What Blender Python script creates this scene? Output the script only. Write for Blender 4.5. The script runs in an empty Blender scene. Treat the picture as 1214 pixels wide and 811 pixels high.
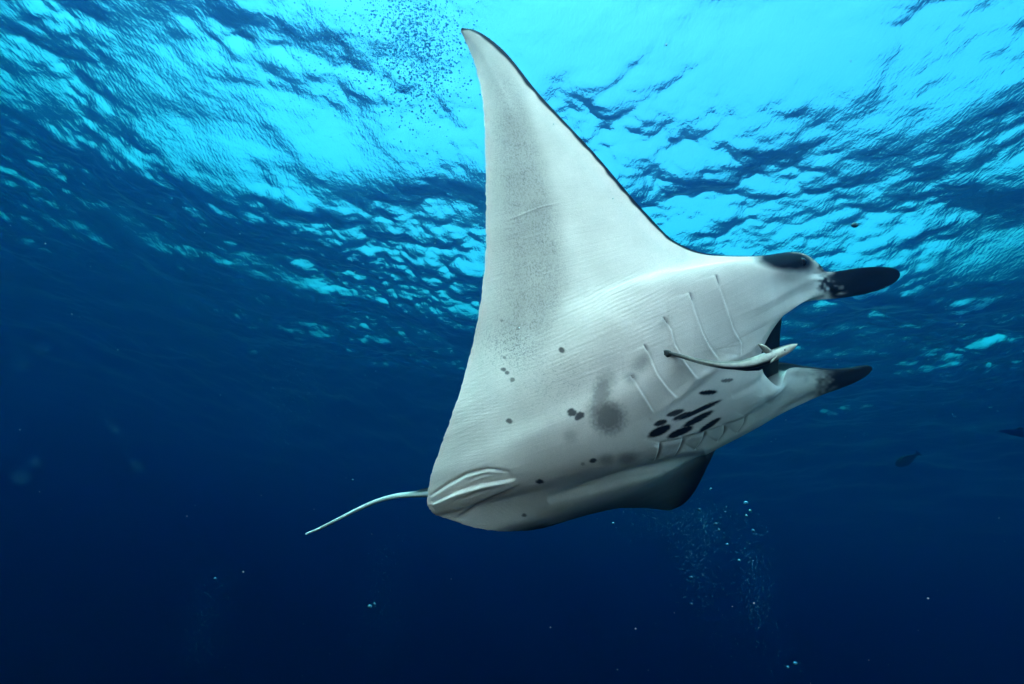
import bpy, bmesh, math, random
import numpy as np
from mathutils import Vector, Matrix, kdtree
random.seed(7)
rng = np.random.default_rng(7)
S = bpy.context.scene
C = S.collection

# ------------------------------------------------------------------ camera
W0, H0 = 1214.0, 811.0
LENS = 18.0
FPX = LENS / 36.0 * W0
PITCH, ROLL, YAW = 29.0, 8.0, 0.0
cam_d = bpy.data.cameras.new('camera')
cam_d.lens = LENS
cam_d.sensor_width = 36.0
cam_d.clip_start = 0.02
cam_d.clip_end = 4000.0
cam = bpy.data.objects.new('camera', cam_d)
C.objects.link(cam)
CAM_M = (Matrix.Rotation(math.radians(YAW), 4, 'Z') @ Matrix.Rotation(math.radians(90 + PITCH), 4, 'X')
         @ Matrix.Rotation(math.radians(ROLL), 4, 'Z'))
cam.matrix_world = CAM_M
S.camera = cam
CM = np.array(CAM_M.to_3x3())
SURFACE_Z = 13.0

def un(px, py, d):
    """picture position and distance along the view axis (m) -> world point"""
    px, py, d = np.broadcast_arrays(np.asarray(px, float), np.asarray(py, float), np.asarray(d, float))
    v = np.stack([(px - W0 / 2) / FPX * d, -(py - H0 / 2) / FPX * d, -d], -1)
    return v @ CM.T

# ------------------------------------------------------------------ sky and sun
SUN_EL, SUN_AZ = 60.0, -134.0     # sun elevation, compass heading it comes from (degrees, 0 = +Y)
world = bpy.data.worlds.new('World')
S.world = world
world.use_nodes = True
wn = world.node_tree.nodes
sky = wn.new('ShaderNodeTexSky')
sky.sky_type = 'NISHITA'
sky.sun_disc = False
sky.sun_elevation = math.radians(SUN_EL)
sky.sun_rotation = math.radians(SUN_AZ)
sky.air_density = 1.0
sky.dust_density = 5.0
sky.ozone_density = 1.0
wn['Background'].inputs['Strength'].default_value = 0.15
world.node_tree.links.new(sky.outputs['Color'], wn['Background'].inputs['Color'])

sun_d = bpy.data.lights.new('sun', 'SUN')
sun_d.energy = 0.5
sun_d.angle = math.radians(10)
sun_d.color = (1.0, 0.74, 0.58)
sun = bpy.data.objects.new('sun', sun_d)
C.objects.link(sun)
el, az = math.radians(SUN_EL), math.radians(SUN_AZ)
sdir = Vector((math.sin(az) * math.cos(el), math.cos(az) * math.cos(el), math.sin(el)))
sun.rotation_euler = sdir.to_track_quat('Z', 'Y').to_euler()
sun.location = sdir * 20

S.view_settings.view_transform = 'Standard'
S.view_settings.look = 'None'
S.view_settings.gamma = 1.0
S.view_settings.exposure = 2.88
S.render.engine = 'CYCLES'
S.cycles.use_denoising = True
S.cycles.volume_bounces = 3
S.cycles.max_bounces = 10
S.cycles.transparent_max_bounces = 16
S.cycles.transmission_bounces = 8
S.cycles.caustics_refractive = True
S.cycles.caustics_reflective = False

# ------------------------------------------------------------------ helpers
def tag(o, label=None, cat=None, group=None, kind=None):
    if label: o['label'] = label
    if cat: o['category'] = cat
    if group: o['group'] = group
    if kind: o['kind'] = kind
    return o

def mesh_obj(name, verts, faces, mat=None, parent=None, smooth=True):
    me = bpy.data.meshes.new(name)
    verts = np.asarray(verts, np.float32)
    if isinstance(faces, np.ndarray):
        n, k = faces.shape
        me.vertices.add(len(verts)); me.vertices.foreach_set('co', verts.ravel())
        me.loops.add(n * k); me.loops.foreach_set('vertex_index', faces.astype(np.int32).ravel())
        me.polygons.add(n)
        me.polygons.foreach_set('loop_start', np.arange(0, n * k, k, dtype=np.int32))
        me.update(calc_edges=True); me.validate()
    else:
        me.from_pydata(verts.tolist(), [], faces)
    if smooth:
        me.polygons.foreach_set('use_smooth', np.ones(len(me.polygons), bool))
    if mat: me.materials.append(mat)
    o = bpy.data.objects.new(name, me)
    C.objects.link(o)
    if parent: o.parent = parent
    return o

def grid_faces(nu, nv, off=0, wrap_v=False):
    i, j = np.meshgrid(np.arange(nu - 1), np.arange(nv if wrap_v else nv - 1), indexing='ij')
    j2 = (j + 1) % nv
    return np.stack([i * nv + j, (i + 1) * nv + j, (i + 1) * nv + j2, i * nv + j2], -1).reshape(-1, 4) + off

def new_mat(name):
    m = bpy.data.materials.new(name)
    m.use_nodes = True
    return m, m.node_tree.nodes, m.node_tree.links

# ------------------------------------------------------------------ the sea: surface sheet and the water body
def axis(lo, hi, step, ends):
    a = np.arange(lo, hi + step / 2, step)
    def grow(start, end):
        out, x, s = [], start, step
        while abs(x - start) < abs(end - start):
            s *= 1.06
            x += math.copysign(s, end - start)
            out.append(x)
        return out
    left = grow(lo, ends[0])[::-1] if ends[0] < lo else []
    right = grow(hi, ends[1]) if ends[1] > hi else []
    return np.array(left + list(a) + right)

BACK_Y = -0.45
SHEET_BACK = -160.0
def wave_height(X, Y):
    Z = np.zeros_like(X); DX = np.zeros_like(X); DY = np.zeros_like(X)
    main = math.radians(WAVE_DIR)
    # cat's-paws: calm and ruffled patches a few metres across
    gust = np.zeros_like(X)
    for lam, a in ((17.0, 1.0), (9.0, .8), (5.5, .6)):
        for _ in range(3):
            t_ = rng.random() * 6.28
            gust += a * np.sin(2 * math.pi / lam * (X * math.cos(t_) + Y * math.sin(t_)) + rng.random() * 6.28)
    gust = np.clip(0.92 + 0.24 * gust, 0.35, 1.5)
    for k in range(WAVE_N):
        lam = WAVE_MIN * (WAVE_MAX / WAVE_MIN) ** ((k + rng.random()) / WAVE_N)
        th = main + rng.normal(0, 1.0)
        kk = 2 * math.pi / lam
        amp = WAVE_SLOPE / kk * (1.0 if lam < 5 else 0.75)
        ph = rng.random() * 6.28
        cx, cy = math.cos(th), math.sin(th)
        a = kk * (X * cx + Y * cy) + ph
        # groups of crests: a slow envelope breaks long crests into short ones
        l2 = lam * (2.2 + 2 * rng.random()); t2 = th + math.pi / 2 + rng.normal(0, .4)
        env = 0.55 + 0.45 * np.sin(2 * math.pi / l2 * (X * math.cos(t2) + Y * math.sin(t2)) + rng.random() * 6.28)
        if lam < 2.5: env = env * gust
        Z += amp * env * np.cos(a)
        DX -= 0.8 * amp * env * cx * np.sin(a); DY -= 0.8 * amp * env * cy * np.sin(a)
    return Z, DX, DY
WAVE_DIR, WAVE_N, WAVE_MIN, WAVE_MAX, WAVE_SLOPE = 100.0, 100, 0.28, 12.0, 0.058

gx = axis(-24, 24, 0.078, (-420, 420))
gy = axis(3.0, 28, 0.078, (SHEET_BACK, 620))
X, Y = np.meshgrid(gx, gy, indexing='ij')
Z, DX, DY = wave_height(X, Y)
fade = 1.0 / (1.0 + (np.hypot(X, Y) / 70.0) ** 2)
P = np.stack([X + DX * fade, Y + DY * fade, SURFACE_Z + Z * fade], -1)
m_surf, n, l = new_mat('water_surface')
n.remove(n['Principled BSDF'])
out = n['Material Output']
glass = n.new('ShaderNodeBsdfGlass')
glass.inputs['IOR'].default_value = 1.333
glass.inputs['Roughness'].default_value = 0.28
bump = n.new('ShaderNodeBump')
bump.inputs['Strength'].default_value = 0.45
bump.inputs['Distance'].default_value = 0.05
tc = n.new('ShaderNodeTexCoord')
mp = n.new('ShaderNodeMapping')
mp.inputs['Rotation'].default_value = (0, 0, math.radians(-WAVE_DIR))
mp.inputs['Scale'].default_value = (1.0, 0.6, 1.0)
nz = n.new('ShaderNodeTexNoise')
nz.inputs['Scale'].default_value = 11.0
nz.inputs['Detail'].default_value = 3.0
l.new(tc.outputs['Object'], mp.inputs['Vector'])
l.new(mp.outputs['Vector'], nz.inputs['Vector'])
l.new(nz.outputs['Fac'], bump.inputs['Height'])
l.new(bump.outputs['Normal'], glass.inputs['Normal'])
l.new(glass.outputs['BSDF'], out.inputs['Surface'])
nu, nv = len(gx), len(gy)
sea = mesh_obj('sea_surface', P.reshape(-1, 3), grid_faces(nu, nv), m_surf)
tag(sea, kind='structure')
print('sea verts', nu * nv)

# the water itself: an even, pale blue scattering and red-absorbing body
m_wat, n, l = new_mat('sea_water')
n.remove(n['Principled BSDF'])
pv = n.new('ShaderNodeVolumePrincipled')
SIG_S = np.array([0.0006, 0.0040, 0.0138])
SIG_T = np.array([0.165, 0.047, 0.049])
DENS = 0.22
c = SIG_S / DENS
ab = (SIG_T - SIG_S) / DENS / (1 - c)       # = 1 - sqrt(absorption colour)
pv.inputs['Color'].default_value = (*c, 1)
pv.inputs['Absorption Color'].default_value = (*((1 - ab) ** 2), 1)
pv.inputs['Density'].default_value = DENS
pv.inputs['Anisotropy'].default_value = 0.85
l.new(pv.outputs['Volume'], n['Material Output'].inputs['Volume'])
x0, x1, y0, y1, z0, z1 = -910.0, 910.0, BACK_Y, 910.0, -68.0, SURFACE_Z + 1.3
hv = [(x, y, z) for x in (x0, x1) for y in (y0, y1) for z in (z0, z1)]
hf = [(0, 1, 3, 2), (4, 6, 7, 5), (0, 4, 5, 1), (2, 3, 7, 6), (0, 2, 6, 4), (1, 5, 7, 3)]
hz = mesh_obj('haze', hv, hf, m_wat, smooth=False)
tag(hz, 'clear blue sea water fading to deep navy all around the ray', 'water', kind='stuff')


# ------------------------------------------------------------------ interpolation helpers
def pchip(xk, yk, x):
    """shape-preserving cubic through the knots; yk may have extra axes"""
    xk = np.asarray(xk, float); yk = np.asarray(yk, float); x = np.asarray(x, float)
    h = np.diff(xk); sh = (len(h),) + (1,) * (yk.ndim - 1)
    dl = np.diff(yk, axis=0) / h.reshape(sh)
    m = np.zeros_like(yk)
    m[0], m[-1] = dl[0], dl[-1]
    h0, h1 = h[:-1].reshape((-1,) + sh[1:]), h[1:].reshape((-1,) + sh[1:])
    w1, w2 = 2 * h1 + h0, h1 + 2 * h0
    a, b = dl[:-1], dl[1:]
    with np.errstate(divide='ignore', invalid='ignore'):
        t = (w1 + w2) / (w1 / a + w2 / b)
    m[1:-1] = np.where(a * b > 0, t, 0.0)
    k = np.clip(np.searchsorted(xk, x, side='right') - 1, 0, len(h) - 1)
    e = (len(x),) + sh[1:]
    hh = h[k].reshape(e); s = ((x - xk[k]) / h[k]).reshape(e)
    return ((2*s**3 - 3*s**2 + 1) * yk[k] + (s**3 - 2*s**2 + s) * hh * m[k]
            + (-2*s**3 + 3*s**2) * yk[k+1] + (s**3 - s**2) * hh * m[k+1])

def crom(xk, yk, x):
    """Catmull-Rom style cubic (smooth, may overshoot a little)"""
    xk = np.asarray(xk, float); yk = np.asarray(yk, float); x = np.asarray(x, float)
    h = np.diff(xk); sh = (len(h),) + (1,) * (yk.ndim - 1)
    dl = np.diff(yk, axis=0) / h.reshape(sh)
    m = np.zeros_like(yk); m[0], m[-1] = dl[0], dl[-1]
    h0, h1 = h[:-1].reshape((-1,) + sh[1:]), h[1:].reshape((-1,) + sh[1:])
    m[1:-1] = (dl[:-1] * h1 + dl[1:] * h0) / (h0 + h1)
    k = np.clip(np.searchsorted(xk, x, side='right') - 1, 0, len(h) - 1)
    e = (len(x),) + sh[1:]
    hh = h[k].reshape(e); s = ((x - xk[k]) / h[k]).reshape(e)
    return ((2*s**3 - 3*s**2 + 1) * yk[k] + (s**3 - 2*s**2 + s) * hh * m[k]
            + (-2*s**3 + 3*s**2) * yk[k+1] + (s**3 - s**2) * hh * m[k+1])

def seg_dist(px, py, pts):
    """distance to a polyline, signed side and position (0..1) along it"""
    pts = np.asarray(pts, float)
    best = np.full(px.shape, 1e9); side = np.zeros(px.shape); pos = np.zeros(px.shape)
    L = np.hypot(*np.diff(pts, axis=0).T); cum = np.concatenate([[0], np.cumsum(L)])
    for i in range(len(pts) - 1):
        a, b = pts[i], pts[i + 1]; d = b - a
        t = np.clip(((px - a[0]) * d[0] + (py - a[1]) * d[1]) / (L[i] ** 2), 0, 1)
        qx, qy = px - a[0] - t * d[0], py - a[1] - t * d[1]
        r = np.hypot(qx, qy); k = r < best
        best = np.where(k, r, best)
        side = np.where(k, np.sign(d[0] * qy - d[1] * qx), side)
        pos = np.where(k, (cum[i] + t * L[i]) / cum[-1], pos)
    return best, side, pos

def to_px(P):
    q = P @ CM
    return q[..., 0] / -q[..., 2] * FPX + W0 / 2, -q[..., 1] / -q[..., 2] * FPX + H0 / 2

def hash_noise(x, y, seed=0):
    """smooth value noise"""
    r = np.random.default_rng(seed).random((64, 64))
    xi, yi = np.floor(x).astype(int), np.floor(y).astype(int)
    fx, fy = x - xi, y - yi
    fx, fy = fx * fx * (3 - 2 * fx), fy * fy * (3 - 2 * fy)
    g = lambda a, b: r[a % 64, b % 64]
    return ((g(xi, yi) * (1 - fx) + g(xi + 1, yi) * fx) * (1 - fy)
            + (g(xi, yi + 1) * (1 - fx) + g(xi + 1, yi + 1) * fx) * fy)

def sstep(a, b, x):
    t = np.clip((x - a) / (b - a), 0, 1)
    return t * t * (3 - 2 * t)

# ------------------------------------------------------------------ manta ray: one lofted skin from wing tip to wing tip
D0 = 1.75
def lean(x):                      # the trunk is arched: snout and tail both lie farther back than the belly
    x = np.asarray(x, float)
    return np.where(x > 690, 8.0e-6, 3.6e-6) * (x - 690.0) ** 2
UK = np.array([0, .12, .25, .5, .75, 1.0])
TK = np.array([0, .04, .12, .25, .4, .55, .75, .92, 1.0])
wingT = np.array([.10, .30, .58, .88, 1.0, .95, .60, .22, .09])
finT = np.array([.05, .075, .11, .46, .88, 1.0, .66, .26, .12])
mouthT = np.array([.46, .58, .70, .84, .95, 1.0, .66, .28, .14])
ST = []     # stations: LE, mid, base, TE, depth at LE / base / TE, ventral thickness, dorsal thickness, profile, mouth depth
def wing(le, te, dl, dt, tv, td, camber=0.0):
    le, te = np.array(le, float), np.array(te, float)
    pts = [le + (te - le) * u for u in UK]
    dep = [dl + (dt - dl) * u - camber * math.sin(math.pi * u) for u in UK]
    ST.append((np.array([(p[0], p[1], D0 + d) for p, d in zip(pts, dep)]), tv, td, wingT, 0.0, 0.0))
def head(le, mid, base, te, dl, db, dt, tv, td, prof, cav=0.0, fin=0.0):
    le, mid, base, te = (np.array(q, float) for q in (le, mid, base, te))
    pts = [le, mid, base, base + (te - base) / 3, base + (te - base) * 2 / 3, te]
    dep = [dl, (dl + db) / 2, db, db + (dt - db) / 3, db + (dt - db) * 2 / 3, dt]
    ST.append((np.array([(p[0], p[1], D0 + d) for p, d in zip(pts, dep)]), tv, td, prof, cav, fin))
def mouth(le, te, dl, dt, tv, td, cav):
    le, te = np.array(le, float), np.array(te, float)
    head(le, le + (te - le) * .03, le + (te - le) * .06, te, dl, dl + (dt - dl) * .06, dt, tv, td, mouthT, cav)

wing((548, 33), (546.5, 38), .58, .58, .004, .005)
wing((560, 35), (552, 49), .565, .565, .008, .010)
wing((588, 52), (563, 76), .52, .525, .012, .014)
wing((640, 113), (573, 126), .40, .41, .018, .022)
wing((705, 183), (576, 200), .27, .29, .026, .035)
wing((765, 253), (576.5, 290), .155, .175, .034, .06)
wing((803, 289), (570, 360), .09, .11, .042, .09)
wing((840, 302), (557, 425), .045, .065, .055, .12)
head((897, 305), (880, 313), (850, 322), (545, 470), .035, .025, .035, .075, .16, wingT * .6 + mouthT * .4)
head((934, 302), (915, 315), (885, 327), (537, 493), .03, .01, .015, .085, .18, wingT * .3 + mouthT * .7)
head((966, 315), (948, 323), (920, 334), (531, 512), .03, .01, .01, .088, .19, finT * .5 + mouthT * .5)
# upper head fin
head((985, 324), (974, 326), (955, 331), (529, 516), .02, .015, .01, .09, .19, finT, 0, 1)
head((1015, 317), (990, 327), (957, 334), (527, 521), .00, .015, .01, .09, .19, finT, 0, 1)
head((1050, 314), (1004, 331), (957, 338), (525, 527), -.01, .015, .008, .09, .19, finT, 0, 1)
head((1076, 322), (1012, 336), (956, 342), (522, 535), -.01, .015, .006, .09, .19, finT, 0, 1)
head((1060, 341), (1007, 343), (955, 346), (520, 541), .00, .015, .004, .09, .19, finT, 0, 1)
head((1016, 352), (987, 351), (953, 350), (518, 548), .02, .015, .002, .09, .19, finT, 0, 1)
head((968, 356), (960, 355), (949, 353), (515, 556), .03, .015, .0, .09, .19, finT * .8 + mouthT * .2, 0, 1)
# mouth, upper corner to lower corner
mouth((934, 357), (513, 563), .02, .0, .092, .19, .06)
mouth((913, 375), (511, 572), .02, .0, .095, .19, .16)
mouth((898, 397), (509, 584), .02, .0, .098, .20, .24)
mouth((890, 417), (508, 596), .03, .0, .10, .20, .26)
mouth((897, 439), (511, 602), .08, .01, .10, .20, .22)
mouth((914, 453), (517, 607), .13, .03, .098, .20, .12)
# lower head fin
head((934, 432), (930, 440), (919, 450), (521, 609), .20, .19, .02, .094, .19, finT * .8 + mouthT * .2, .03, 1)
head((962, 437), (943, 443), (918, 456), (525, 611), .21, .21, .02, .09, .19, finT, 0, 1)
head((1000, 440), (960, 446), (916, 462), (531, 613), .22, .23, .025, .088, .19, finT, 0, 1)
head((1028, 432), (974, 449), (914, 468), (538, 616), .20, .25, .03, .086, .18, finT, 0, 1)
head((1036, 437), (978, 455), (911, 475), (547, 619), .24, .27, .04, .084, .18, finT, 0, 1)
head((1016, 453), (967, 463), (908, 481), (556, 622), .29, .29, .05, .08, .17, finT, 0, 1)
head((977, 466), (947, 473), (905, 486), (567, 625), .33, .31, .065, .078, .17, finT, 0, 1)
head((944, 479), (926, 484), (900, 490), (580, 627), .36, .34, .085, .074, .16, finT * .7 + mouthT * .3, 0, .6)
# lower flank and the far wing bending away
head((905, 493), (892, 498), (872, 505), (600, 628), .41, .39, .12, .066, .15, wingT * .6 + mouthT * .4)
wing((876, 507), (622, 628), .49, .18, .052, .13, .0)
wing((852, 526), (645, 625), .59, .29, .040, .10, .0)
wing((840, 549), (672, 617), .74, .47, .028, .07)
wing((830, 570), (700, 609), .90, .69, .020, .045)
wing((820, 587), (730, 602), 1.05, .92, .015, .03)
wing((808, 599), (762, 602), 1.18, 1.12, .010, .018)
wing((797, 604), (785, 604.5), 1.27, 1.25, .004, .006)

grid = np.stack([s[0] for s in ST])                       # station, u knot, (px, py, depth)
# spanwise parameter: mean travel of the chord between stations
stepv = np.sqrt((np.diff(grid[:, 2:, :2], axis=0) ** 2).sum(-1)).mean(1) + 120 * np.abs(np.diff(grid[:, 2:, 2], axis=0)).mean(1)
stepv = np.maximum(stepv, 5.0)
vk = np.concatenate([[0], np.cumsum(stepv)])
NV, NU, ND, NF = 860, 560, 110, 12
v = np.interp(np.linspace(0, 1, NV), np.linspace(0, 1, NV), np.linspace(0, vk[-1], NV))
u = np.linspace(0, 1, NU)
u = u ** 1.12
g1 = pchip(vk, grid, v)                                   # NV x 6 x 3
# soften the span direction a little so that the stations do not show as facets
ker = np.exp(-0.5 * (np.arange(-9, 10) / 3.2) ** 2); ker /= ker.sum()
def blur_v(a):
    pad = np.concatenate([np.repeat(a[:1], 9, 0), a, np.repeat(a[-1:], 9, 0)])
    return sum(k * pad[i:i + len(a)] for i, k in enumerate(ker))
g1s = g1.copy(); g1s[12:-12] = blur_v(g1)[12:-12]
def blur_s(a, sg):
    r = int(3 * sg); k = np.exp(-0.5 * (np.arange(-r, r + 1) / sg) ** 2); k /= k.sum()
    lo = a[:1] - (a[1:r + 1][::-1] - a[:1]); hi = a[-1:] - (a[-r - 1:-1][::-1] - a[-1:])
    pad = np.concatenate([lo, a, hi])
    return sum(w * pad[i:i + len(a)] for i, w in enumerate(k))
g1s[:, 3] = blur_s(g1[:, 3], 16); g1s[:, 4] = blur_s(g1[:, 4], 14); g1s[:, 5] = blur_s(g1[:, 5], 5)
g1s[:, 2] = np.where((np.arange(NV) < NV * .42)[:, None], g1s[:, 2], blur_s(g1[:, 2], 5))
for c_ in (2, 3, 4, 5): g1s[:, c_, 2] = blur_s(g1[:, c_, 2], 12 if c_ == 2 else 26)
g2 = pchip(UK, np.swapaxes(g1s, 0, 1), u)                 # NU x NV x 3
g2 = np.swapaxes(g2, 0, 1)                                # NV x NU x 3
g2[..., 2] += lean(g2[..., 0])
M = un(g2[..., 0], g2[..., 1], g2[..., 2])
dv = np.gradient(M, axis=0); du = np.gradient(M, axis=1)
N = np.cross(dv, du); N /= np.linalg.norm(N, axis=-1, keepdims=True) + 1e-12
mid_dot = (N[NV // 2, NU // 2] * -M[NV // 2, NU // 2]).sum()
if mid_dot < 0: N = -N
def blur_u(a, r):
    k = np.exp(-0.5 * (np.arange(-3 * r, 3 * r + 1) / r) ** 2); k /= k.sum()
    pad = np.concatenate([np.repeat(a[:, :1], 3 * r, 1), a, np.repeat(a[:, -1:], 3 * r, 1)], 1)
    return sum(w * pad[:, i:i + a.shape[1]] for i, w in enumerate(k))
N = blur_u(N, 6)
for _ in range(3): N = blur_v(N)
N /= np.linalg.norm(N, axis=-1, keepdims=True) + 1e-12
# the snout and head fins keep the facing of the trunk behind them
hv = sstep(vk[8], vk[10], v) * sstep(vk[-7], vk[-9], v)
uref = int(np.argmin(np.abs(u - .42)))
Nref = blur_s(N[:, uref], 12); Nref /= np.linalg.norm(Nref, axis=-1, keepdims=True)
wN = hv[:, None] * sstep(.40, .26, u)[None]
N = N * (1 - wN[..., None]) + Nref[:, None] * wN[..., None]
N /= np.linalg.norm(N, axis=-1, keepdims=True)
tvk = np.stack([s[1] * s[3] for s in ST]); tdk = np.stack([s[2] * s[3] for s in ST])
tvs, tds = blur_v(pchip(vk, tvk, v)), blur_v(pchip(vk, tdk, v))
for c_ in (4, 5, 6, 7): tvs[:, c_] = blur_s(tvs[:, c_], 24); tds[:, c_] = blur_s(tds[:, c_], 24)
tvs[:, 3] = blur_s(tvs[:, 3], 9)
tv = np.swapaxes(pchip(TK, np.swapaxes(tvs, 0, 1), u), 0, 1)
td = np.swapaxes(pchip(TK, np.swapaxes(tds, 0, 1), u), 0, 1)
cav = pchip(vk, np.array([s[4] for s in ST]), v)
V0 = M + N * tv[..., None]                                # ventral skin
D_ = M - N * td[..., None]                                # dorsal skin
mi = [k for k, q in enumerate(ST) if q[4] > .05]                       # mouth stations
lip_px = [(934, 360), (927, 375), (925, 396), (924, 416), (923, 436), (922, 450)]
lx = np.interp(v, vk[mi], [q[0] for q in lip_px]); ly = np.interp(v, vk[mi], [q[1] for q in lip_px])
lm = sstep(vk[mi[0]] - 4, vk[mi[0]] + 3, v) * sstep(vk[mi[-1]] + 4, vk[mi[-1]] - 3, v)
lip_t = un(lx, ly, g2[:, 0, 2] + .16)
D_ += (lip_t - D_[:, 0])[:, None] * (lm[:, None] * sstep(.25, 0, u)[None])[..., None]   # dark upper lip behind the lower jaw
px, py = to_px(V0)

# ---- relief on the belly: gill slits, pelvic folds, skin creases (metres along the normal)
UG = [[(849, 326), (853, 341), (861, 365), (869, 389), (880, 408), (878, 421)],
      [(818, 347), (824, 369), (833, 395), (841, 410), (853, 426)],
      [(787, 376), (796, 391), (800, 408), (813, 430), (828, 449)],
      [(764, 409), (770, 421), (779, 443), (792, 460), (803, 471)],
      [(748, 445), (755, 456), (766, 473), (775, 488)]]
LG = [[(783, 525), (781, 534), (777, 547)], [(811, 519), (807, 529), (798, 546)],
      [(837, 512), (833, 521), (825, 534)], [(860, 505), (858, 513), (851, 524)], [(885, 494), (881, 503), (874, 514)]]
disp = np.zeros_like(px); slit_shade = np.zeros_like(px)
def near(pts, pad=26):
    a = np.array(pts)
    return (px > a[:, 0].min() - pad) & (px < a[:, 0].max() + pad) & (py > a[:, 1].min() - pad) & (py < a[:, 1].max() + pad)
def crease(pts, width, depth, lip=0.0, lipw=7.0, sign=1, open_to=0.0, dark=0.0, taper=True):
    k = near(pts)
    d, s, t = seg_dist(px[k], py[k], pts)
    ends = np.sqrt(np.clip(np.sin(np.pi * np.clip(t, 0, 1)), 0, 1)) if taper else 1.0
    disp[k] -= depth * np.exp(-(d / width) ** 2) * ends
    disp[k] += lip * np.exp(-d / lipw) * (s * sign > 0) * ends * (1 - np.exp(-(d / 1.1) ** 2))
    if open_to: disp[k] -= 1.4 * depth * np.exp(-(d / (width * 1.25)) ** 2) * sstep(open_to, open_to * .4, t) * sstep(-.01, .04, t)
    if dark: slit_shade[k] = np.maximum(slit_shade[k], dark * np.exp(-(d / (width * .8)) ** 2) * (sstep(open_to, open_to * .5, t) if open_to else ends))
for q in UG: (crease(q, 1.1, .0016, lip=.0105, lipw=13, sign=1, open_to=.15, dark=.95), crease(q, .8, .0006, dark=.10))
for q in LG: crease(q, 1.7, .009, lip=.011, lipw=8, sign=1, dark=1.0)
crease([(770, 497), (790, 480), (803, 471), (828, 449), (853, 432), (880, 420), (905, 405)], 5.0, -.006)     # ridge along the inner gill ends
crease([(776, 528), (783, 525), (811, 519), (836, 512), (860, 504), (885, 494), (900, 486)], 2.0, .004, lip=.004, lipw=8, sign=-1)
crease([(509, 589), (533, 573), (553, 562), (578, 556), (604, 560)], 2.2, .008, lip=.010, lipw=10, sign=1, dark=.35)
crease([(512, 597), (542, 582), (572, 573), (612, 567)], 3.0, .004, lip=.020, lipw=13, sign=1)
crease([(542, 614), (564, 598), (586, 587), (616, 575)], 1.7, .006, lip=.006, lipw=7, sign=-1, dark=.5)
crease([(552, 570), (575, 562), (606, 562)], 2.0, .004)
crease([(556, 574), (582, 566), (612, 564)], 2.0, .003)
crease([(540, 592), (566, 582), (598, 574)], 2.2, .0035)
crease([(650, 592), (700, 577), (745, 563), (790, 552), (836, 540)], 6.0, .026)
crease([(700, 585), (740, 571), (790, 560)], 2.5, .004)
crease([(905, 425), (912, 455), (908, 480)], 5, .008)
crease([(893, 412), (908, 440), (900, 470)], 4, .004)
crease([(868, 470), (895, 456), (918, 440)], 4, .004)
crease([(600, 262), (640, 246), (665, 240)], .9, -.0018)
eye_c = (941, 313)
de = np.hypot((px - eye_c[0]) / 1.25, py - eye_c[1])
disp += .030 * np.exp(-(de / 17) ** 2)
disp += .014 * np.exp(-(((px - 902) / 30) ** 2 + ((py - 352) / 34) ** 2))
disp -= .010 * np.exp(-(((px - 985) / 10) ** 2 + ((py - 338) / 26) ** 2))
# muscle striation fanning from the shoulder to the trailing edge
uu = u[None, :] * np.ones((NV, 1)); vv = (v / vk[-1])[:, None] * np.ones((1, NU))
disp += .0003 * (hash_noise(vv * 420 + 3 * hash_noise(uu * 5, vv * 9, 5), uu * 3.0, 1) - .5) * sstep(.02, .12, uu)
disp += .003 * (hash_noise(px / 55, py / 55, 2) - .5) * sstep(0, .1, uu) * sstep(1, .9, uu)
disp += .0009 * np.cos(vv * 2300 + 5 * hash_noise(uu * 6, vv * 30, 6)) * sstep(.80, .97, uu) * .5
V1 = V0 + N * disp[..., None] * np.clip(tv / .012, .15, 1)[..., None]
# fine parallel muscle lines: across the shoulder, and fanning out over the rear margin
def muscle(cx, cy, rx, ry, ang, lam, amp, seed):
    c_, s_ = math.cos(math.radians(ang)), math.sin(math.radians(ang))
    k = (np.abs(px - cx) < 2.2 * rx) & (np.abs(py - cy) < 2.2 * ry)
    x_, y_ = px[k] - cx, py[k] - cy
    along, across = x_ * c_ + y_ * s_, -x_ * s_ + y_ * c_
    wob = 2.2 * (hash_noise(along / 26 + seed, across / 14, 61) - .5) + 6e-4 * along ** 2 / lam
    g = np.exp(-((x_ / rx) ** 2 + (y_ / ry) ** 2)) * (.35 + 1.0 * hash_noise(along / 34, across / 9 + seed, 62))
    disp[k] += amp * g * (np.sin(2 * math.pi * (across / lam + wob * .35)) + .5 * np.sin(2 * math.pi * (across / lam * 1.73 + wob * .5)))
muscle(760, 362, 85, 60, -27, 4.6, .00022, 1)
muscle(665, 430, 80, 48, -20, 4.4, .00014, 2)
muscle(560, 505, 55, 60, -8, 4.2, .00016, 3)
muscle(600, 598, 60, 26, 32, 4.2, .00022, 4)
muscle(640, 330, 60, 120, -10, 4.8, .00007, 5)
V1 = V0 + N * disp[..., None] * np.clip(tv / .012, .15, 1)[..., None]
# ragged trailing edge
te_j = (hash_noise(vv * 260, vv * 0 + 3, 9) - .5) * .005 * sstep(.985, 1, uu)
V1 += (du / (np.linalg.norm(du, axis=-1, keepdims=True) + 1e-9)) * te_j[..., None]

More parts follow.
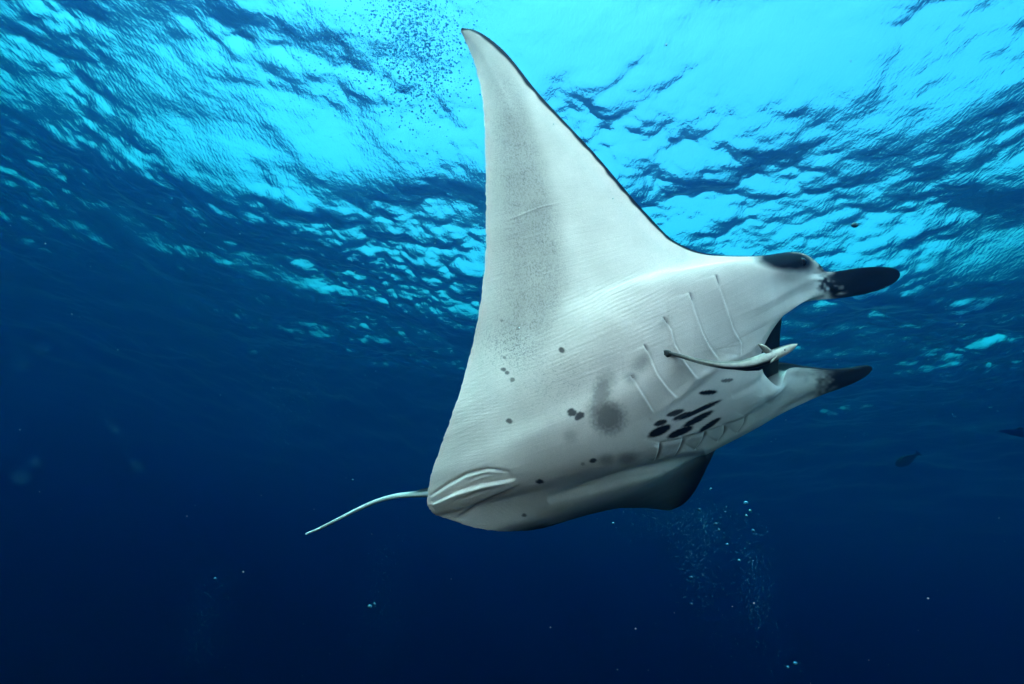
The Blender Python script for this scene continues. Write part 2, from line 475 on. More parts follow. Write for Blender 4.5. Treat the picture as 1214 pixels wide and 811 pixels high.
# ---- front wall with the mouth cavity, back skin
ind = np.unique(np.round(np.linspace(0, NU - 1, ND)).astype(int))
ND = len(ind)
ta, tb = V1[:, 0], D_[:, 0]
inward = (M[:, 60] - M[:, 0]); inward /= np.linalg.norm(inward, axis=-1, keepdims=True) + 1e-9
w = np.linspace(0, 1, NF + 2)[1:-1]
front = ta[:, None] * (1 - w)[None, :, None] + tb[:, None] * w[None, :, None]
round_ = np.linalg.norm(tb - ta, axis=-1) * .35 * (1 - np.clip(cav / .02, 0, 1)) * (1 - sstep(vk[mi[0]] - 16, vk[mi[0]] - 6, v) * sstep(vk[mi[-1]] + 16, vk[mi[-1]] + 6, v))
front += inward[:, None] * ((cav[:, None] * np.sin(np.pi * w)[None] ** .6) - round_[:, None] * np.sin(np.pi * w)[None])[..., None]
back = D_[:, ind]
loop = np.concatenate([V1[:, ::-1], front, back], axis=1)     # closed around: trailing edge -> belly -> mouth -> back
K = loop.shape[1]
verts = loop.reshape(-1, 3)
faces = grid_faces(NV, K, 0, wrap_v=True)
caps = []
for row in (0, NV - 1):
    caps.append((np.arange(K) + row * K).tolist())

# ---- pigment (own markings, plus shade painted on the far wing and in creases)
lpx, lpy = px, py
belly = np.ones((NV, NU, 3)) * np.array([.80, .675, .635])
dark = np.zeros((NV, NU))
def blot(cx, cy, a, b, ang, val, soft=.35, rough=.25, seed=0):
    c_, s_ = math.cos(math.radians(ang)), math.sin(math.radians(ang))
    x_, y_ = lpx - cx, lpy - cy
    X_, Y_ = (x_ * c_ + y_ * s_) / a, (-x_ * s_ + y_ * c_) / b
    k = (np.abs(X_) < 2.5) & (np.abs(Y_) < 2.5)
    r = np.hypot(X_[k], Y_[k]) + rough * (hash_noise(lpx[k] / 2.3 + seed * 7, lpy[k] / 2.3, 11) - .5)
    dark[k] = np.maximum(dark[k], val * sstep(1 + soft, 1 - soft, r))
spots = [(839.7, 465.5, 11, 2.8, -5, .97), (862, 451, 7.5, 2.2, -8, .75), (800.7, 489.6, 11, 3.2, -18, .9),
         (810, 493, 13.5, 3.0, -20, .92), (783, 501.4, 8.5, 3.3, -18, .93), (782, 511, 15, 5.0, -25, .97),
         (829, 486.5, 29, 2.7, -25, .97), (827, 497, 21, 3.6, -28, .98), (841, 503.5, 16, 2.7, -32, .98), (806, 512, 17, 3.9, -22, .98)]
for i, s_ in enumerate(spots): blot(*s_, soft=.2, rough=.14, seed=i)
for i, s_ in enumerate([(666, 415, 3.4, 3.4, 0, .8), (597, 438, 3.2, 2.6, 0, .75), (601, 442, 3, 2.6, 0, .75), (607, 450, 3, 2.8, 0, .7),
                        (614, 389, 2.4, 2.4, 0, .6), (595, 380, 2.2, 1.8, 0, .6), (598, 424, 2.2, 2, 0, .6), (604, 499.5, 4.2, 3, 10, .75),
                        (678, 489, 5.5, 4.5, 10, .85), (687, 493, 6, 4.2, -20, .85), (684, 496, 3, 3, 0, .8), (640, 571, 4.8, 2.6, 5, .93),
                        (621.5, 611, 3, 2.2, -15, .75), (703, 546, 4.5, 2.8, -8, .9), (691, 550, 2.5, 1.8, 0, .5),
                        (624, 317, 2.4, 2.8, 0, .35), (645, 282, 1.6, 2.6, 20, .35), (653, 287, 1.4, 2, 20, .3)]):
    blot(*s_, soft=.3, rough=.4, seed=i + 20)
fine = hash_noise(lpx * .9, lpy * .9, 31) * .6 + hash_noise(lpx * 1.9, lpy * 1.9, 32) * .4
def smudge(cx, cy, a, b, ang, val):
    c_, s_ = math.cos(math.radians(ang)), math.sin(math.radians(ang))
    x_, y_ = lpx - cx, lpy - cy
    r2 = ((x_ * c_ + y_ * s_) / a) ** 2 + ((-x_ * s_ + y_ * c_) / b) ** 2
    g_ = np.exp(-r2 ** 1.4)
    return val * g_ * (.80 + .28 * (fine - .5))
blot(721, 494, 20, 18.5, 30, .70, soft=.48, rough=.30, seed=60); blot(712, 486, 13, 15, 0, .60, soft=.6, rough=.35, seed=63)
blot(713, 466, 10, 21, 12, .55, soft=.6, rough=.5, seed=61)
blot(720, 449, 10, 9, 25, .32, soft=.7, rough=.5, seed=62)
dark = np.maximum(dark, smudge(676, 517, 8, 8, 0, .40))
dark = np.maximum(dark, smudge(719, 545, 11, 7, -5, .62))
dark = np.maximum(dark, smudge(744, 544, 14, 8, -8, .72))
dark = np.maximum(dark, smudge(760, 430, 16, 9, -50, .55))
dark = np.maximum(dark, smudge(748, 448, 9, 8, -40, .65))
dark = np.maximum(dark, smudge(788, 382, 9, 6, -50, .40))
# freckled grey veil down the middle of the raised wing
cxv = np.interp(lpy, [40, 120, 240, 330, 430], [575, 600, 622, 630, 612])
wdv = np.interp(lpy, [40, 120, 240, 330, 430], [16, 24, 38, 46, 34])
veil = np.where(lpx > cxv, np.exp(-np.abs((lpx - cxv) / (wdv * 1.02)) ** 5), np.exp(-np.abs((lpx - cxv) / wdv) ** 2.2)) * sstep(35, 170, lpy) * sstep(452, 385, lpy)
speck = sstep(.46, .74, fine)
dark = np.maximum(dark, veil * (.37 + .22 * speck * (hash_noise(lpx / 9, lpy / 9, 33) * .8 + .5)))
veil2 = np.exp(-(((lpx - 612) / 40) ** 2 + ((lpy - 405) / 34) ** 2))
dark = np.maximum(dark, veil2 * .72 * speck)
dark = np.maximum(dark, .35 * sstep(.62, .8, fine) * np.exp(-(((lpx - 660) / 70) ** 2 + ((lpy - 452) / 40) ** 2)))
# black edging along the leading edge of the raised wing, painted shade and dark margins of the far wing
isw = (vv < (vk[8] / vk[-1]))
edge_px = np.interp(v / vk[-1], np.array([0, vk[2], vk[6], vk[8]]) / vk[-1], [3.5, 5.0, 5.0, 3.5])[:, None] * (1 + .5 * hash_noise(vv * 90, vv * 0, 41))
dle = np.linalg.norm(V1 - V1[:, :1], axis=-1) / D0 * FPX
dark = np.maximum(dark, np.where(isw, .97 * sstep(edge_px * 1.5, edge_px * .7, dle), 0))
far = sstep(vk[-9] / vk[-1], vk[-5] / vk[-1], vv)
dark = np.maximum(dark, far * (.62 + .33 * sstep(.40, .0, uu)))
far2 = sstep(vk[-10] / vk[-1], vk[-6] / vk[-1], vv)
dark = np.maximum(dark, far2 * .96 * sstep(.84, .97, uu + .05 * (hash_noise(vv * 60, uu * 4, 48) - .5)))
# eye patch
rp = ((lpx - 929) / 36) ** 2 + ((lpy - (309.5 + (lpx - 930) * .12)) / 13) ** 2
patch = sstep(1.5, .30, rp + .2 * (hash_noise(lpx / 6, lpy / 6, 44) - .5)) * sstep(972, 952, lpx)
dark = np.maximum(dark, .97 * patch)
# head fins: mottled white root, black paddle
mott = hash_noise(lpx / 4, lpy / 3, 45) * .5 + hash_noise(lpx / 9, lpy / 9, 46) * .5
f1 = sstep(968, 992, lpx + (mott - .5) * 46 - (lpy - 338) * .25) * (lpy < 375) * (lpx > 955)
f2 = sstep(950, 988, lpx + (mott - .5) * 34 + (450 - lpy) * .5) * (lpy > 415) * (lpx > 925)
dark = np.maximum(dark, f1 * .95); dark = np.maximum(dark, f2 * .93)
dark = np.maximum(dark, slit_shade * .9)  # gill slits and pelvic folds painted darker, as shade inside them
dark = np.clip(dark * 1.05, 0, 1)
ink = np.array([.008, .010, .014])
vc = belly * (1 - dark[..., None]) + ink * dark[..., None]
vcf = np.repeat(np.array([[[.010, .012, .015]]]), NV, 0).repeat(NF, 1)
k_ = np.clip(1 - np.linspace(0, 1, NF) * 1.6, 0, 1)[None, :, None] * (cav[:, None, None] > .04)
vcf = vcf * (1 - k_) + vc[:, :1] * .5 * k_
tone = .010 + .010 * hash_noise(M[:, ind, 0] * 9, M[:, ind, 2] * 9, 47)
vcd = np.stack([tone, tone * 1.08, tone * 1.2], -1)
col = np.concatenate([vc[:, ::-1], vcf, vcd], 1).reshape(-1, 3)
uvp = np.concatenate([np.stack([uu, vv, uu * 0], -1)[:, ::-1], np.zeros((NV, NF, 3)), np.stack([uu, vv, uu * 0 + 1], -1)[:, ind]], 1).reshape(-1, 3)

# ---- tail: a whip joined into the same skin mesh
TAIL = [(522, 581, 8.5, .03), (509, 584, 5.0, .03), (497, 585.5, 4.0, .04), (485, 586.5, 3.3, .05), (465, 589, 2.7, .07), (442, 596, 2.4, .09),
        (420, 606, 2.1, .11), (398, 617, 1.8, .13), (378, 627, 1.5, .15), (363, 633, 1.1, .17)]
def tube(spec, ring=12, n=70, flat=1.0):
    spec = np.array(spec, float); t = np.linspace(0, 1, len(spec))
    s = crom(t, spec, np.linspace(0, 1, n)); s[:, 3] += lean(s[:, 0])
    Pp = un(s[:, 0], s[:, 1], D0 + s[:, 3]); R = s[:, 2] * (D0 + s[:, 3]) / FPX
    T = np.gradient(Pp, axis=0); T /= np.linalg.norm(T, axis=1, keepdims=True)
    vw = Pp / np.linalg.norm(Pp, axis=1, keepdims=True)
    A = np.cross(T, vw); A /= np.linalg.norm(A, axis=1, keepdims=True); B = np.cross(T, A)
    th = np.linspace(0, 2 * np.pi, ring, endpoint=False)
    return (Pp[:, None] + R[:, None, None] * (np.cos(th)[None, :, None] * A[:, None] + flat * np.sin(th)[None, :, None] * B[:, None])), s, th
tp, ts, th = tube(TAIL)
tv_ = tp.reshape(-1, 3)
base_i = len(verts)
tfaces = grid_faces(len(tp), 12, base_i, wrap_v=True)
tx, ty = to_px(tp)
top_dark = sstep(-.2, .5, (ts[:, 1:2] - ty) / np.maximum(ts[:, 2:3], .5)) * sstep(470, 500, tx)
tcol = np.array([.62, .68, .70]) * (1 - top_dark[..., None]) + ink * top_dark[..., None]
# small back fin at the tail root
fin_px = [(512, 577, .06), (500, 579.5, .06), (486, 585, .07), (500, 586, .05), (512, 584, .05)]
fv = []
for s_ in (-.006, .006):
    for a_, b_, c_ in fin_px: fv.append(un(a_, b_, D0 + c_ + s_ + lean(a_)))
fbase = base_i + len(tv_)
nf_ = len(fin_px)
ffaces = [[fbase + i for i in range(nf_)], [fbase + nf_ + i for i in range(nf_)][::-1]] + \
         [[fbase + i, fbase + nf_ + i, fbase + nf_ + (i + 1) % nf_, fbase + (i + 1) % nf_] for i in range(nf_)]
allv = np.concatenate([verts, tv_, np.array(fv)])
me = bpy.data.meshes.new('body')
quads = np.concatenate([faces, tfaces])
extra = caps + [(np.arange(12) + base_i + (len(tp) - 1) * 12).tolist()] + ffaces
tot = np.concatenate([quads.ravel(), np.concatenate([np.array(e) for e in extra])]).astype(np.int32)
sizes = np.concatenate([np.full(len(quads), 4), [len(e) for e in extra]])
me.vertices.add(len(allv)); me.vertices.foreach_set('co', allv.astype(np.float32).ravel())
me.loops.add(len(tot)); me.loops.foreach_set('vertex_index', tot)
me.polygons.add(len(sizes)); me.polygons.foreach_set('loop_start', np.concatenate([[0], np.cumsum(sizes)[:-1]]).astype(np.int32))
me.update(calc_edges=True)
me.polygons.foreach_set('use_smooth', np.ones(len(me.polygons), bool))
fullcol = np.concatenate([col, tcol.reshape(-1, 3), np.tile(ink, (len(fv), 1))])
at = me.color_attributes.new('skin_colour', 'FLOAT_COLOR', 'POINT')
at.data.foreach_set('color', np.concatenate([fullcol, np.ones((len(fullcol), 1))], 1).astype(np.float32).ravel())
au = me.attributes.new('skin_uv', 'FLOAT_VECTOR', 'POINT')
au.data.foreach_set('vector', np.concatenate([uvp, np.zeros((len(fullcol) - len(uvp), 3))]).astype(np.float32).ravel())

m_skin, n, l = new_mat('manta_skin')
b = n['Principled BSDF']
ca = n.new('ShaderNodeAttribute'); ca.attribute_name = 'skin_colour'
ua = n.new('ShaderNodeAttribute'); ua.attribute_name = 'skin_uv'
tc = n.new('ShaderNodeTexCoord')
nz = n.new('ShaderNodeTexNoise'); nz.inputs['Scale'].default_value = 260; nz.inputs['Detail'].default_value = 3
n2 = n.new('ShaderNodeTexNoise'); n2.inputs['Scale'].default_value = 7; n2.inputs['Detail'].default_value = 5
l.new(tc.outputs['Object'], nz.inputs['Vector']); l.new(tc.outputs['Object'], n2.inputs['Vector'])
mr = n.new('ShaderNodeMapRange'); mr.inputs['From Min'].default_value = .25; mr.inputs['From Max'].default_value = .75
mr.inputs['To Min'].default_value = .86; mr.inputs['To Max'].default_value = 1.06
l.new(n2.outputs['Fac'], mr.inputs['Value'])
mr2 = n.new('ShaderNodeMapRange'); mr2.inputs['From Min'].default_value = .3; mr2.inputs['From Max'].default_value = .7
mr2.inputs['To Min'].default_value = .90; mr2.inputs['To Max'].default_value = 1.06
l.new(nz.outputs['Fac'], mr2.inputs['Value'])
mu = n.new('ShaderNodeMath'); mu.operation = 'MULTIPLY'
l.new(mr.outputs[0], mu.inputs[0]); l.new(mr2.outputs[0], mu.inputs[1])
mx = n.new('ShaderNodeVectorMath'); mx.operation = 'SCALE'
l.new(ca.outputs['Color'], mx.inputs[0]); l.new(mu.outputs[0], mx.inputs['Scale'])
l.new(mx.outputs[0], b.inputs['Base Color'])
b.inputs['Roughness'].default_value = .55
b.inputs['Specular IOR Level'].default_value = .03
mp = n.new('ShaderNodeMapping'); mp.inputs['Scale'].default_value = (8, 620, 1)
l.new(ua.outputs['Vector'], mp.inputs['Vector'])
st = n.new('ShaderNodeTexNoise'); st.inputs['Scale'].default_value = 1.0; st.inputs['Detail'].default_value = 2
l.new(mp.outputs['Vector'], st.inputs['Vector'])
bp = n.new('ShaderNodeBump'); bp.inputs['Strength'].default_value = .15; bp.inputs['Distance'].default_value = .003
l.new(st.outputs['Fac'], bp.inputs['Height'])
bp2 = n.new('ShaderNodeBump'); bp2.inputs['Strength'].default_value = .25; bp2.inputs['Distance'].default_value = .002
l.new(nz.outputs['Fac'], bp2.inputs['Height']); l.new(bp.outputs['Normal'], bp2.inputs['Normal'])
l.new(bp2.outputs['Normal'], b.inputs['Normal'])

manta = bpy.data.objects.new('manta_ray', None)
C.objects.link(manta)
MC = Vector(un(720, 470, D0).tolist())
manta.location = MC
manta.empty_display_size = .2
tag(manta, 'huge manta ray with white spotted belly banking upright below the sea surface', 'manta ray')
me.transform(Matrix.Translation(-MC)); me.materials.append(m_skin)
body = bpy.data.objects.new('body', me); C.objects.link(body); body.parent = manta
# outward normals
bm = bmesh.new(); bm.from_mesh(me); bmesh.ops.recalc_face_normals(bm, faces=bm.faces); bm.to_mesh(me); bm.free()

def sphere(name, c_, r, mat, parent, seg=20, scale=(1, 1, 1)):
    bm = bmesh.new(); bmesh.ops.create_uvsphere(bm, u_segments=seg, v_segments=seg // 2, radius=r)
    m = bpy.data.meshes.new(name); bm.to_mesh(m); bm.free()
    m.polygons.foreach_set('use_smooth', np.ones(len(m.polygons), bool))
    m.materials.append(mat)
    o = bpy.data.objects.new(name, m); C.objects.link(o)
    o.parent = parent; o.scale = scale
    o.location = Vector(c_) - (parent.location if parent else Vector())
    return o
m_eye, n, l = new_mat('eye_wet')
n['Principled BSDF'].inputs['Base Color'].default_value = (.01, .012, .016, 1)
n['Principled BSDF'].inputs['Roughness'].default_value = .12
kk = np.argmin((px - 945) ** 2 + (py - 312) ** 2)
ec = V1.reshape(-1, 3)[kk] + N.reshape(-1, 3)[kk] * -.010
sphere('eye', ec.tolist(), .020, m_eye, manta)

# ------------------------------------------------------------------ fishes: lofted bodies along a bent spine
def skin_mat(name, rough=.5):
    m, n, l = new_mat(name)
    b = n['Principled BSDF']; a = n.new('ShaderNodeAttribute'); a.attribute_name = 'skin_colour'
    tc = n.new('ShaderNodeTexCoord'); nz = n.new('ShaderNodeTexNoise'); nz.inputs['Scale'].default_value = 120; nz.inputs['Detail'].default_value = 3
    mr = n.new('ShaderNodeMapRange'); mr.inputs['To Min'].default_value = .7; mr.inputs['To Max'].default_value = 1.25
    vs = n.new('ShaderNodeVectorMath'); vs.operation = 'SCALE'
    l.new(tc.outputs['Object'], nz.inputs['Vector']); l.new(nz.outputs['Fac'], mr.inputs['Value'])
    l.new(a.outputs['Color'], vs.inputs[0]); l.new(mr.outputs[0], vs.inputs['Scale']); l.new(vs.outputs[0], b.inputs['Base Color'])
    b.inputs['Roughness'].default_value = rough
    b.inputs['Specular IOR Level'].default_value = .08
    return m
def paint(o, cols):
    at = o.data.color_attributes.new('skin_colour', 'FLOAT_COLOR', 'POINT')
    cols = np.asarray(cols, float)
    at.data.foreach_set('color', np.concatenate([cols, np.ones((len(cols), 1))], 1).astype(np.float32).ravel())

def loft_fish(spine, halfh, widthf, depth, ring=28, n=90):
    """spine: (px, py, depth offset); returns points n x ring x 3 and the spine samples"""
    t = np.linspace(0, 1, len(spine)); x = np.linspace(0, 1, n)
    s = crom(t, np.array(spine, float), x); h = pchip(t, np.array(halfh, float), x)
    Pp = un(s[:, 0], s[:, 1], depth + s[:, 2]); R = h * (depth + s[:, 2]) / FPX
    T = np.gradient(Pp, axis=0); T /= np.linalg.norm(T, axis=1, keepdims=True)
    vw = Pp / np.linalg.norm(Pp, axis=1, keepdims=True)
    A = np.cross(T, vw); A /= np.linalg.norm(A, axis=1, keepdims=True)      # up or down in the picture
    up = un(np.array([600., 600.]), np.array([300., 400.]), 2.0); up = up[0] - up[1]
    A *= np.sign(A @ up)[:, None]
    B = np.cross(T, A); B *= np.sign(-(B * vw).sum(1))[:, None]             # towards the viewer
    th = np.linspace(0, 2 * np.pi, ring, endpoint=False)
    P = Pp[:, None] + R[:, None, None] * (np.sin(th)[None, :, None] * A[:, None] + widthf * np.cos(th)[None, :, None] * B[:, None])
    return P, s, h, th
def fish_body(name, P, mat, parent, cols):
    n, r = P.shape[:2]
    f = grid_faces(n, r, 0, wrap_v=True).tolist() + [list(range(r))[::-1], [(n - 1) * r + i for i in range(r)]]
    o = mesh_obj(name, P.reshape(-1, 3) - np.array(parent.location), f, mat, parent)
    paint(o, cols.reshape(-1, 3))
    return o
def fin(name, outline, depth, thick, mat, parent, color):
    """thin fin plate with a swollen middle; outline in picture positions with depth offsets"""
    a = np.array(outline, float)
    if a.shape[1] == 2: a = np.concatenate([a, np.zeros((len(a), 1))], 1)
    c_ = a.mean(0); inner = c_ + (a - c_) * .55
    L = []
    L.append(un(a[:, 0], a[:, 1], depth + a[:, 2]))
    L.append(un(inner[:, 0], inner[:, 1], depth + inner[:, 2] - thick))
    L.append(un(inner[:, 0], inner[:, 1], depth + inner[:, 2] + thick))
    V = np.concatenate(L) - np.array(parent.location); k = len(a)
    F = []
    for i in range(k):
        j = (i + 1) % k
        F += [[i, j, k + j, k + i], [j, i, 2 * k + i, 2 * k + j]]
    F += [[k + i for i in range(k)], [2 * k + i for i in range(k)][::-1]]
    o = mesh_obj(name, V, F, mat, parent)
    paint(o, np.tile(np.array(color), (len(V), 1)))
    return o

# ---- remora (suckerfish) gliding across the belly
kk = np.argmin((px - 850) ** 2 + (py - 430) ** 2)
rem_d = float((V1.reshape(-1, 3)[kk] @ CM)[2] * -1) - .13
m_rem = skin_mat('remora_skin', .45)
rem = bpy.data.objects.new('remora', None); C.objects.link(rem)
rem.location = Vector(un(865, 431, rem_d).tolist()); rem.empty_display_size = .05
tag(rem, 'slim grey remora swimming across the gill slits of the manta ray', 'remora')
sp = [(793, 418.5, .02), (803, 421, .02), (822, 426.5, .01), (845, 431.5, 0), (868, 433.5, -.01), (890, 431, -.01), (908, 425, 0), (925, 417.5, .01), (938, 411.5, .015), (945.5, 408, .02)]
hh = [2.0, 2.2, 2.8, 3.7, 4.8, 6.4, 7.0, 6.2, 4.0, .5]
P, s_, h_, th_ = loft_fish(sp, hh, .85, rem_d)
qx, qy = to_px(P)
rel = np.sin(th_)[None, :] * np.ones((len(P), 1))
sx_ = s_[:, :1] * np.ones_like(rel)
pale = np.array([.46, .44, .41]); olive = np.array([.07, .075, .07]); blk = np.array([.012, .013, .015])
k1 = sstep(-.20, -.55, rel) * sstep(832, 858, sx_) * sstep(925, 905, sx_)           # black lower edge
k2 = sstep(.55, .85, rel) * sstep(908, 922, sx_)                                     # black snout ridge
k3 = sstep(845, 800, sx_) * .85                                                      # darker tail stalk
k4 = np.exp(-((rel + .25) / .28) ** 2) * sstep(872, 830, sx_) * .8                   # side stripe
k5 = sstep(.35, .8, rel) * sstep(912, 880, sx_) * .85
kd = np.clip(np.maximum.reduce([k3, k4, k5]), 0, 1)[..., None]
cols = pale * (1 - kd) + olive * kd
cols *= (.85 + .3 * hash_noise(qx / 7, qy / 3, 51))[..., None]
kb = np.maximum(k1, k2)[..., None]
cols = cols * (1 - kb) + blk * kb
fish_body('body', P, m_rem, rem, cols)
fin('tail_fin', [(796, 416.5), (790, 414.2), (782.5, 412.8), (783.5, 416), (783, 419), (786, 422.5), (791, 424.3), (797, 421.5)], rem_d + .02, .004, m_rem, rem, olive * 1.0)
fin('dorsal_fin', [(909, 421, 0), (903, 415.5, 0), (898, 407.6, -.012), (902, 407.4, -.012), (908, 409.8, -.008), (916, 416, 0), (914, 420, 0)], rem_d - .005, .003, m_rem, rem, pale * .85)
fin('anal_fin', [(868, 437), (885, 437.6), (900, 435.5), (912, 430.5), (911, 434.5), (900, 439.5), (885, 440), (872, 438.6)], rem_d + .004, .003, m_rem, rem, blk)
fin('pectoral_fin', [(918, 424, -.008), (922, 421, -.01), (917, 428.5, -.014), (913, 431, -.016), (914, 427, -.01)], rem_d - .012, .002, m_rem, rem, pale * .8)
kq = np.argmin((qx - 930) ** 2 + (qy - 414.5) ** 2 - 40 * (np.cos(th_) > .5)[None, :])
sphere('eye', P.reshape(-1, 3)[kq].tolist(), .0026, m_eye, rem, 12)

# ---- far fishes, dim silhouettes in the blue
m_far = skin_mat('far_fish_skin', .6)
def far_fish(label, sp, hh, depth, tail, dorsal, col):
    e = bpy.data.objects.new('distant_fish', None); C.objects.link(e)
    mid = sp[len(sp) // 2]
    e.location = Vector(un(mid[0], mid[1], depth).tolist()); e.empty_display_size = .05
    tag(e, label, 'fish')
    P, s_, h_, th_ = loft_fish(sp, hh, .4, depth, 16, 40)
    fish_body('body', P, m_far, e, np.tile(np.array(col), (P.shape[0] * P.shape[1], 1)).reshape(P.shape))
    fin('tail_fin', tail, depth, .01, m_far, e, col)
    fin('dorsal_fin', dorsal, depth, .008, m_far, e, col)
    return e
far_fish('dim deep-bodied fish with forked tail far off below the head fins',
         [(1062, 551.5, 0), (1066, 550, 0), (1072, 547, 0), (1078, 544, 0), (1084, 540.5, 0), (1088, 538, 0)], [1.2, 4.2, 5.6, 4.2, 2.0, 1.4], 14.0,
         [(1086, 538), (1085, 533.5), (1088, 534.5), (1090.5, 537), (1093.5, 540.5), (1089.5, 540)],
         [(1068, 545), (1073, 541), (1079, 539.5), (1081, 541.5), (1075, 545)], (.006, .007, .008))
far_fish('long dark fish shadow passing far off in the blue past the snout',
         [(1184, 511, 0), (1190, 511, 0), (1200, 512.5, 0), (1210, 514, 0), (1222, 516, 0), (1232, 517, 0)], [.6, 1.8, 3.6, 4.2, 2.6, 1.2], 14.0,
         [(1230, 517), (1240, 511), (1238, 518), (1240, 525)],
         [(1202, 509), (1209, 506), (1217, 509.5), (1213, 512)], (.006, .007, .008))

# ------------------------------------------------------------------ bubbles and drifting matter
def bubble_mat(name, milky):
    m, n, l = new_mat(name)
    n.remove(n['Principled BSDF'])
    gl = n.new('ShaderNodeBsdfGlass'); gl.inputs['IOR'].default_value = .752; gl.inputs['Roughness'].default_value = .02
    df = n.new('ShaderNodeBsdfDiffuse'); df.inputs['Color'].default_value = (.30, .62, .85, 1)
    ms = n.new('ShaderNodeMixShader'); ms.inputs[0].default_value = milky
    l.new(gl.outputs[0], ms.inputs[1]); l.new(df.outputs[0], ms.inputs[2]); l.new(ms.outputs[0], n['Material Output'].inputs['Surface'])
    return m
m_bub = bubble_mat('air_bubble', .10)
m_fizz = bubble_mat('bubble_fizz', .34)
m_clear = bubble_mat('bubble_clear', .6)
m_snow, n, l = new_mat('drifting_matter')
b = n['Principled BSDF']; b.inputs['Base Color'].default_value = (.5, .6, .62, 1); b.inputs['Roughness'].default_value = .8
m_haze_p, n, l = new_mat('clear_jelly')
b = n['Principled BSDF']; b.inputs['Base Color'].default_value = (.10, .38, .55, 1); b.inputs['Roughness'].default_value = .6; b.inputs['Alpha'].default_value = .018; b.inputs['Specular IOR Level'].default_value = .02

def ico(sub):
    bm = bmesh.new(); bmesh.ops.create_icosphere(bm, subdivisions=sub, radius=1.0)
    v_ = np.array([q.co[:] for q in bm.verts]); f_ = np.array([[q.index for q in f.verts] for f in bm.faces]); bm.free()
    return v_, f_
IV1, IF1 = ico(1); IV2, IF2 = ico(2)
def cloud(name, pts, radii, mat, label, cat, squash=.85, base=(IV1, IF1)):
    bv, bf = base
    V = pts[:, None] + radii[:, None, None] * bv[None] * np.array([1, 1, squash])
    F = (bf[None] + (np.arange(len(pts)) * len(bv))[:, None, None]).reshape(-1, 3)
    o = mesh_obj(name, V.reshape(-1, 3), F, mat)
    return tag(o, label, cat, kind='stuff')
def scatter(n_, cx, cy, sx__, sy__, ang, d0, d1, r0, r1, power=2.2):
    a = rng.normal(0, 1, n_) * sx__; b_ = rng.normal(0, 1, n_) * sy__
    c_, s__ = math.cos(math.radians(ang)), math.sin(math.radians(ang))
    d = rng.uniform(d0, d1, n_)
    r = r0 + (r1 - r0) * rng.random(n_) ** power
    return un(cx + a * c_ - b_ * s__, cy + a * s__ + b_ * c_, d), r
def join(*q): return np.concatenate([a[0] for a in q]), np.concatenate([a[1] for a in q])

pt, r = join(scatter(900, 806, 618, 40, 12, 4, 2.7, 3.6, .0009, .0034), scatter(700, 826, 655, 15, 34, -4, 2.7, 3.6, .0009, .0034),
             scatter(60, 848, 735, 14, 26, -10, 2.7, 3.6, .001, .0036))
cloud('bubble_plume', pt, r * .85, m_fizz, 'veil of tiny silver bubbles under the drooping far wing', 'bubbles')
pt, r = join(scatter(650, 893, 680, 13, 42, -8, 2.9, 3.8, .0009, .0036), scatter(40, 925, 770, 16, 22, -18, 2.9, 3.8, .001, .0036))
cloud('bubble_plume', pt, r * .85, m_fizz, 'narrow rising column of tiny bubbles out in the dark right of the far wing', 'bubbles')
pt, r = scatter(900, 345, 480, 26, 62, 14, 6, 8, .002, .007)
cloud('bubble_plume', pt, r * .85, m_fizz, 'faint wide plume of far bubbles above the tail tip', 'bubbles')
pt, r = scatter(300, 240, 735, 16, 42, 12, 5, 7, .002, .006)
cloud('bubble_plume', pt, r * .85, m_fizz, 'faint slanting bubble streak in the deep dark water under the tail tip', 'bubbles')
pt, r = scatter(300, 458, 690, 15, 55, 10, 5, 7, .002, .006)
cloud('bubble_plume', pt, r * .85, m_fizz, 'faint upright bubble streak in the dark below the tail root', 'bubbles')
pt, r = join(scatter(340, 1130, 420, 30, 56, -18, 4, 6, .0014, .0055), scatter(160, 990, 385, 40, 22, 0, 4, 6, .0014, .005))
cloud('bubble_plume', pt, r * .85, m_fizz, 'thin drift of tiny bubbles around the two head fins', 'bubbles')
pt, r = join(scatter(2600, 492, 55, 30, 44, -12, 9.2, 10.4, .008, .026), scatter(900, 400, 50, 46, 40, -10, 9.2, 10.4, .006, .02))
cloud('bubble_patch', pt, r, m_clear, 'grainy patch of bubbles just beneath the bright surface beside the wing tip', 'bubbles', .7)

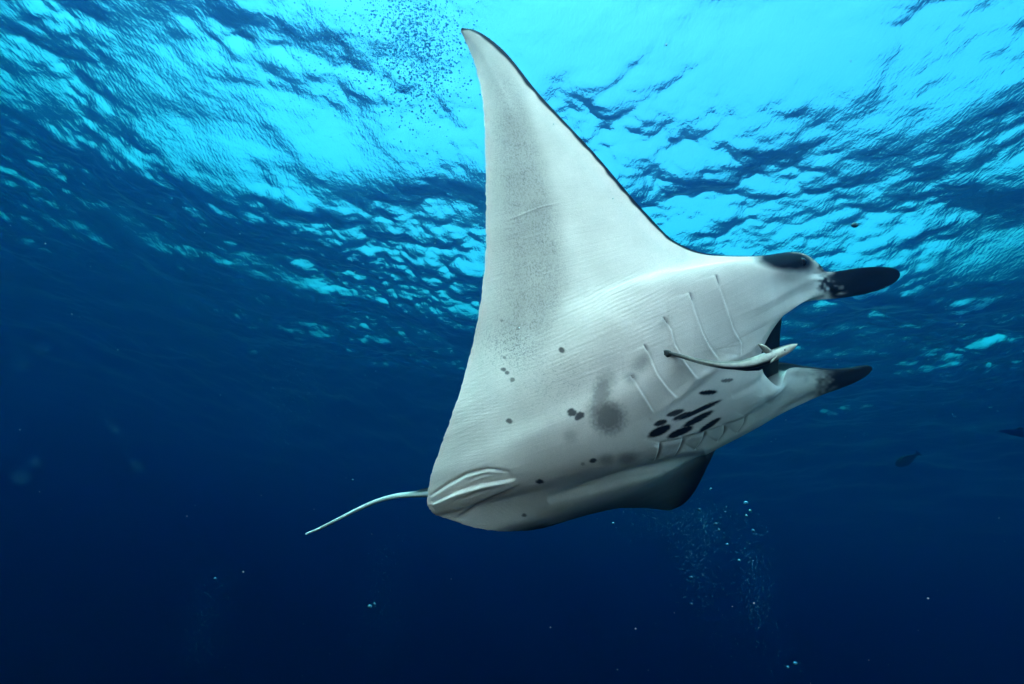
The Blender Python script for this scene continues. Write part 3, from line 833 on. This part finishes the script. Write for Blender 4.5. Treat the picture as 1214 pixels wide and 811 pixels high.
proto_m = bpy.data.meshes.new('bubble')
proto_m.from_pydata(IV2.tolist(), [], IF2.tolist()); proto_m.materials.append(m_bub)
proto_m.polygons.foreach_set('use_smooth', np.ones(len(proto_m.polygons), bool))
for bx, by, br in [(884.5, 596.5, 2.6), (889.5, 605.5, 1.7), (885, 611.5, 1.5), (849, 621, 1.7), (852.5, 628, 1.4), (727, 620.5, 1.6), (829, 604, 1.8),
                   (843, 579.5, 1.5), (438.5, 719, 2.4), (444, 716, 1.6), (819.5, 684.5, 1.9), (820, 716, 1.6), (862.5, 645.5, 1.5), (876.5, 664.5, 1.8),
                   (893, 629, 1.6), (943, 786.5, 2.2), (934, 791, 1.7), (255, 686, 1.6), (418, 569, 1.4), (860, 607, 1.2)]:
    o = bpy.data.objects.new('bubble', proto_m); C.objects.link(o)
    d = 2.6 + .8 * random.random()
    o.location = Vector(un(bx, by, d).tolist())
    q = br * d / FPX
    o.scale = (q * 1.15, q * 1.1, q * .85)
    tag(o, 'single glinting air bubble hanging in the dark water below the manta ray', 'bubble', 'loose air bubbles below the ray')

# drifting specks everywhere in the water
n_ = 520
pt = un(rng.uniform(-40, 1254, n_), rng.uniform(-30, 840, n_), rng.uniform(1.0, 5.0, n_))
cloud('marine_snow', pt, .0007 + .0016 * rng.random(n_) ** 4, m_snow, 'tiny pale specks of drifting matter scattered through the water', 'particles')
# clear jelly-like motes near the viewer
jm = bpy.data.meshes.new('jelly_mote'); jv = IV2.copy(); jv[:, 2] *= .7 ; jv[:, 0] *= 1 + .15 * jv[:, 1]
jm.from_pydata(jv.tolist(), [], IF2.tolist()); jm.materials.append(m_haze_p)
jm.polygons.foreach_set('use_smooth', np.ones(len(jm.polygons), bool))
for bx, by, br in [(28, 433, 8), (25, 565, 10), (7, 326, 8), (12, 281, 9), (42, 548, 9), (136, 504, 10), (48, 414, 8), (162, 553, 8)]:
    o = bpy.data.objects.new('jelly_mote', jm); C.objects.link(o)
    d = 1.1 + .5 * random.random()
    o.location = Vector(un(bx, by, d).tolist()); q = br * d / FPX
    o.scale = (q, q, q); o.rotation_euler = (0, random.random() * .6, random.random() * 3)
    tag(o, 'faint clear round mote floating in the dark blue water behind the tail', 'mote', 'clear motes drifting behind the tail')
# one dark oval mote against the bright surface
m_mote, n, l = new_mat('mote_skin')
n['Principled BSDF'].inputs['Base Color'].default_value = (.03, .08, .09, 1); n['Principled BSDF'].inputs['Roughness'].default_value = .5
o = mesh_obj('drifting_mote', IV2 * np.array([.025, .014, .015]) * (1 + .18 * np.sin(IV2[:, :1] * 3)), IF2, m_mote)
o.location = Vector(un(1012.5, 267, 3.0).tolist()); o.rotation_euler = (0, math.radians(-22), math.radians(10))
tag(o, 'small dark oval mote against the bright surface above the upper head fin', 'mote')
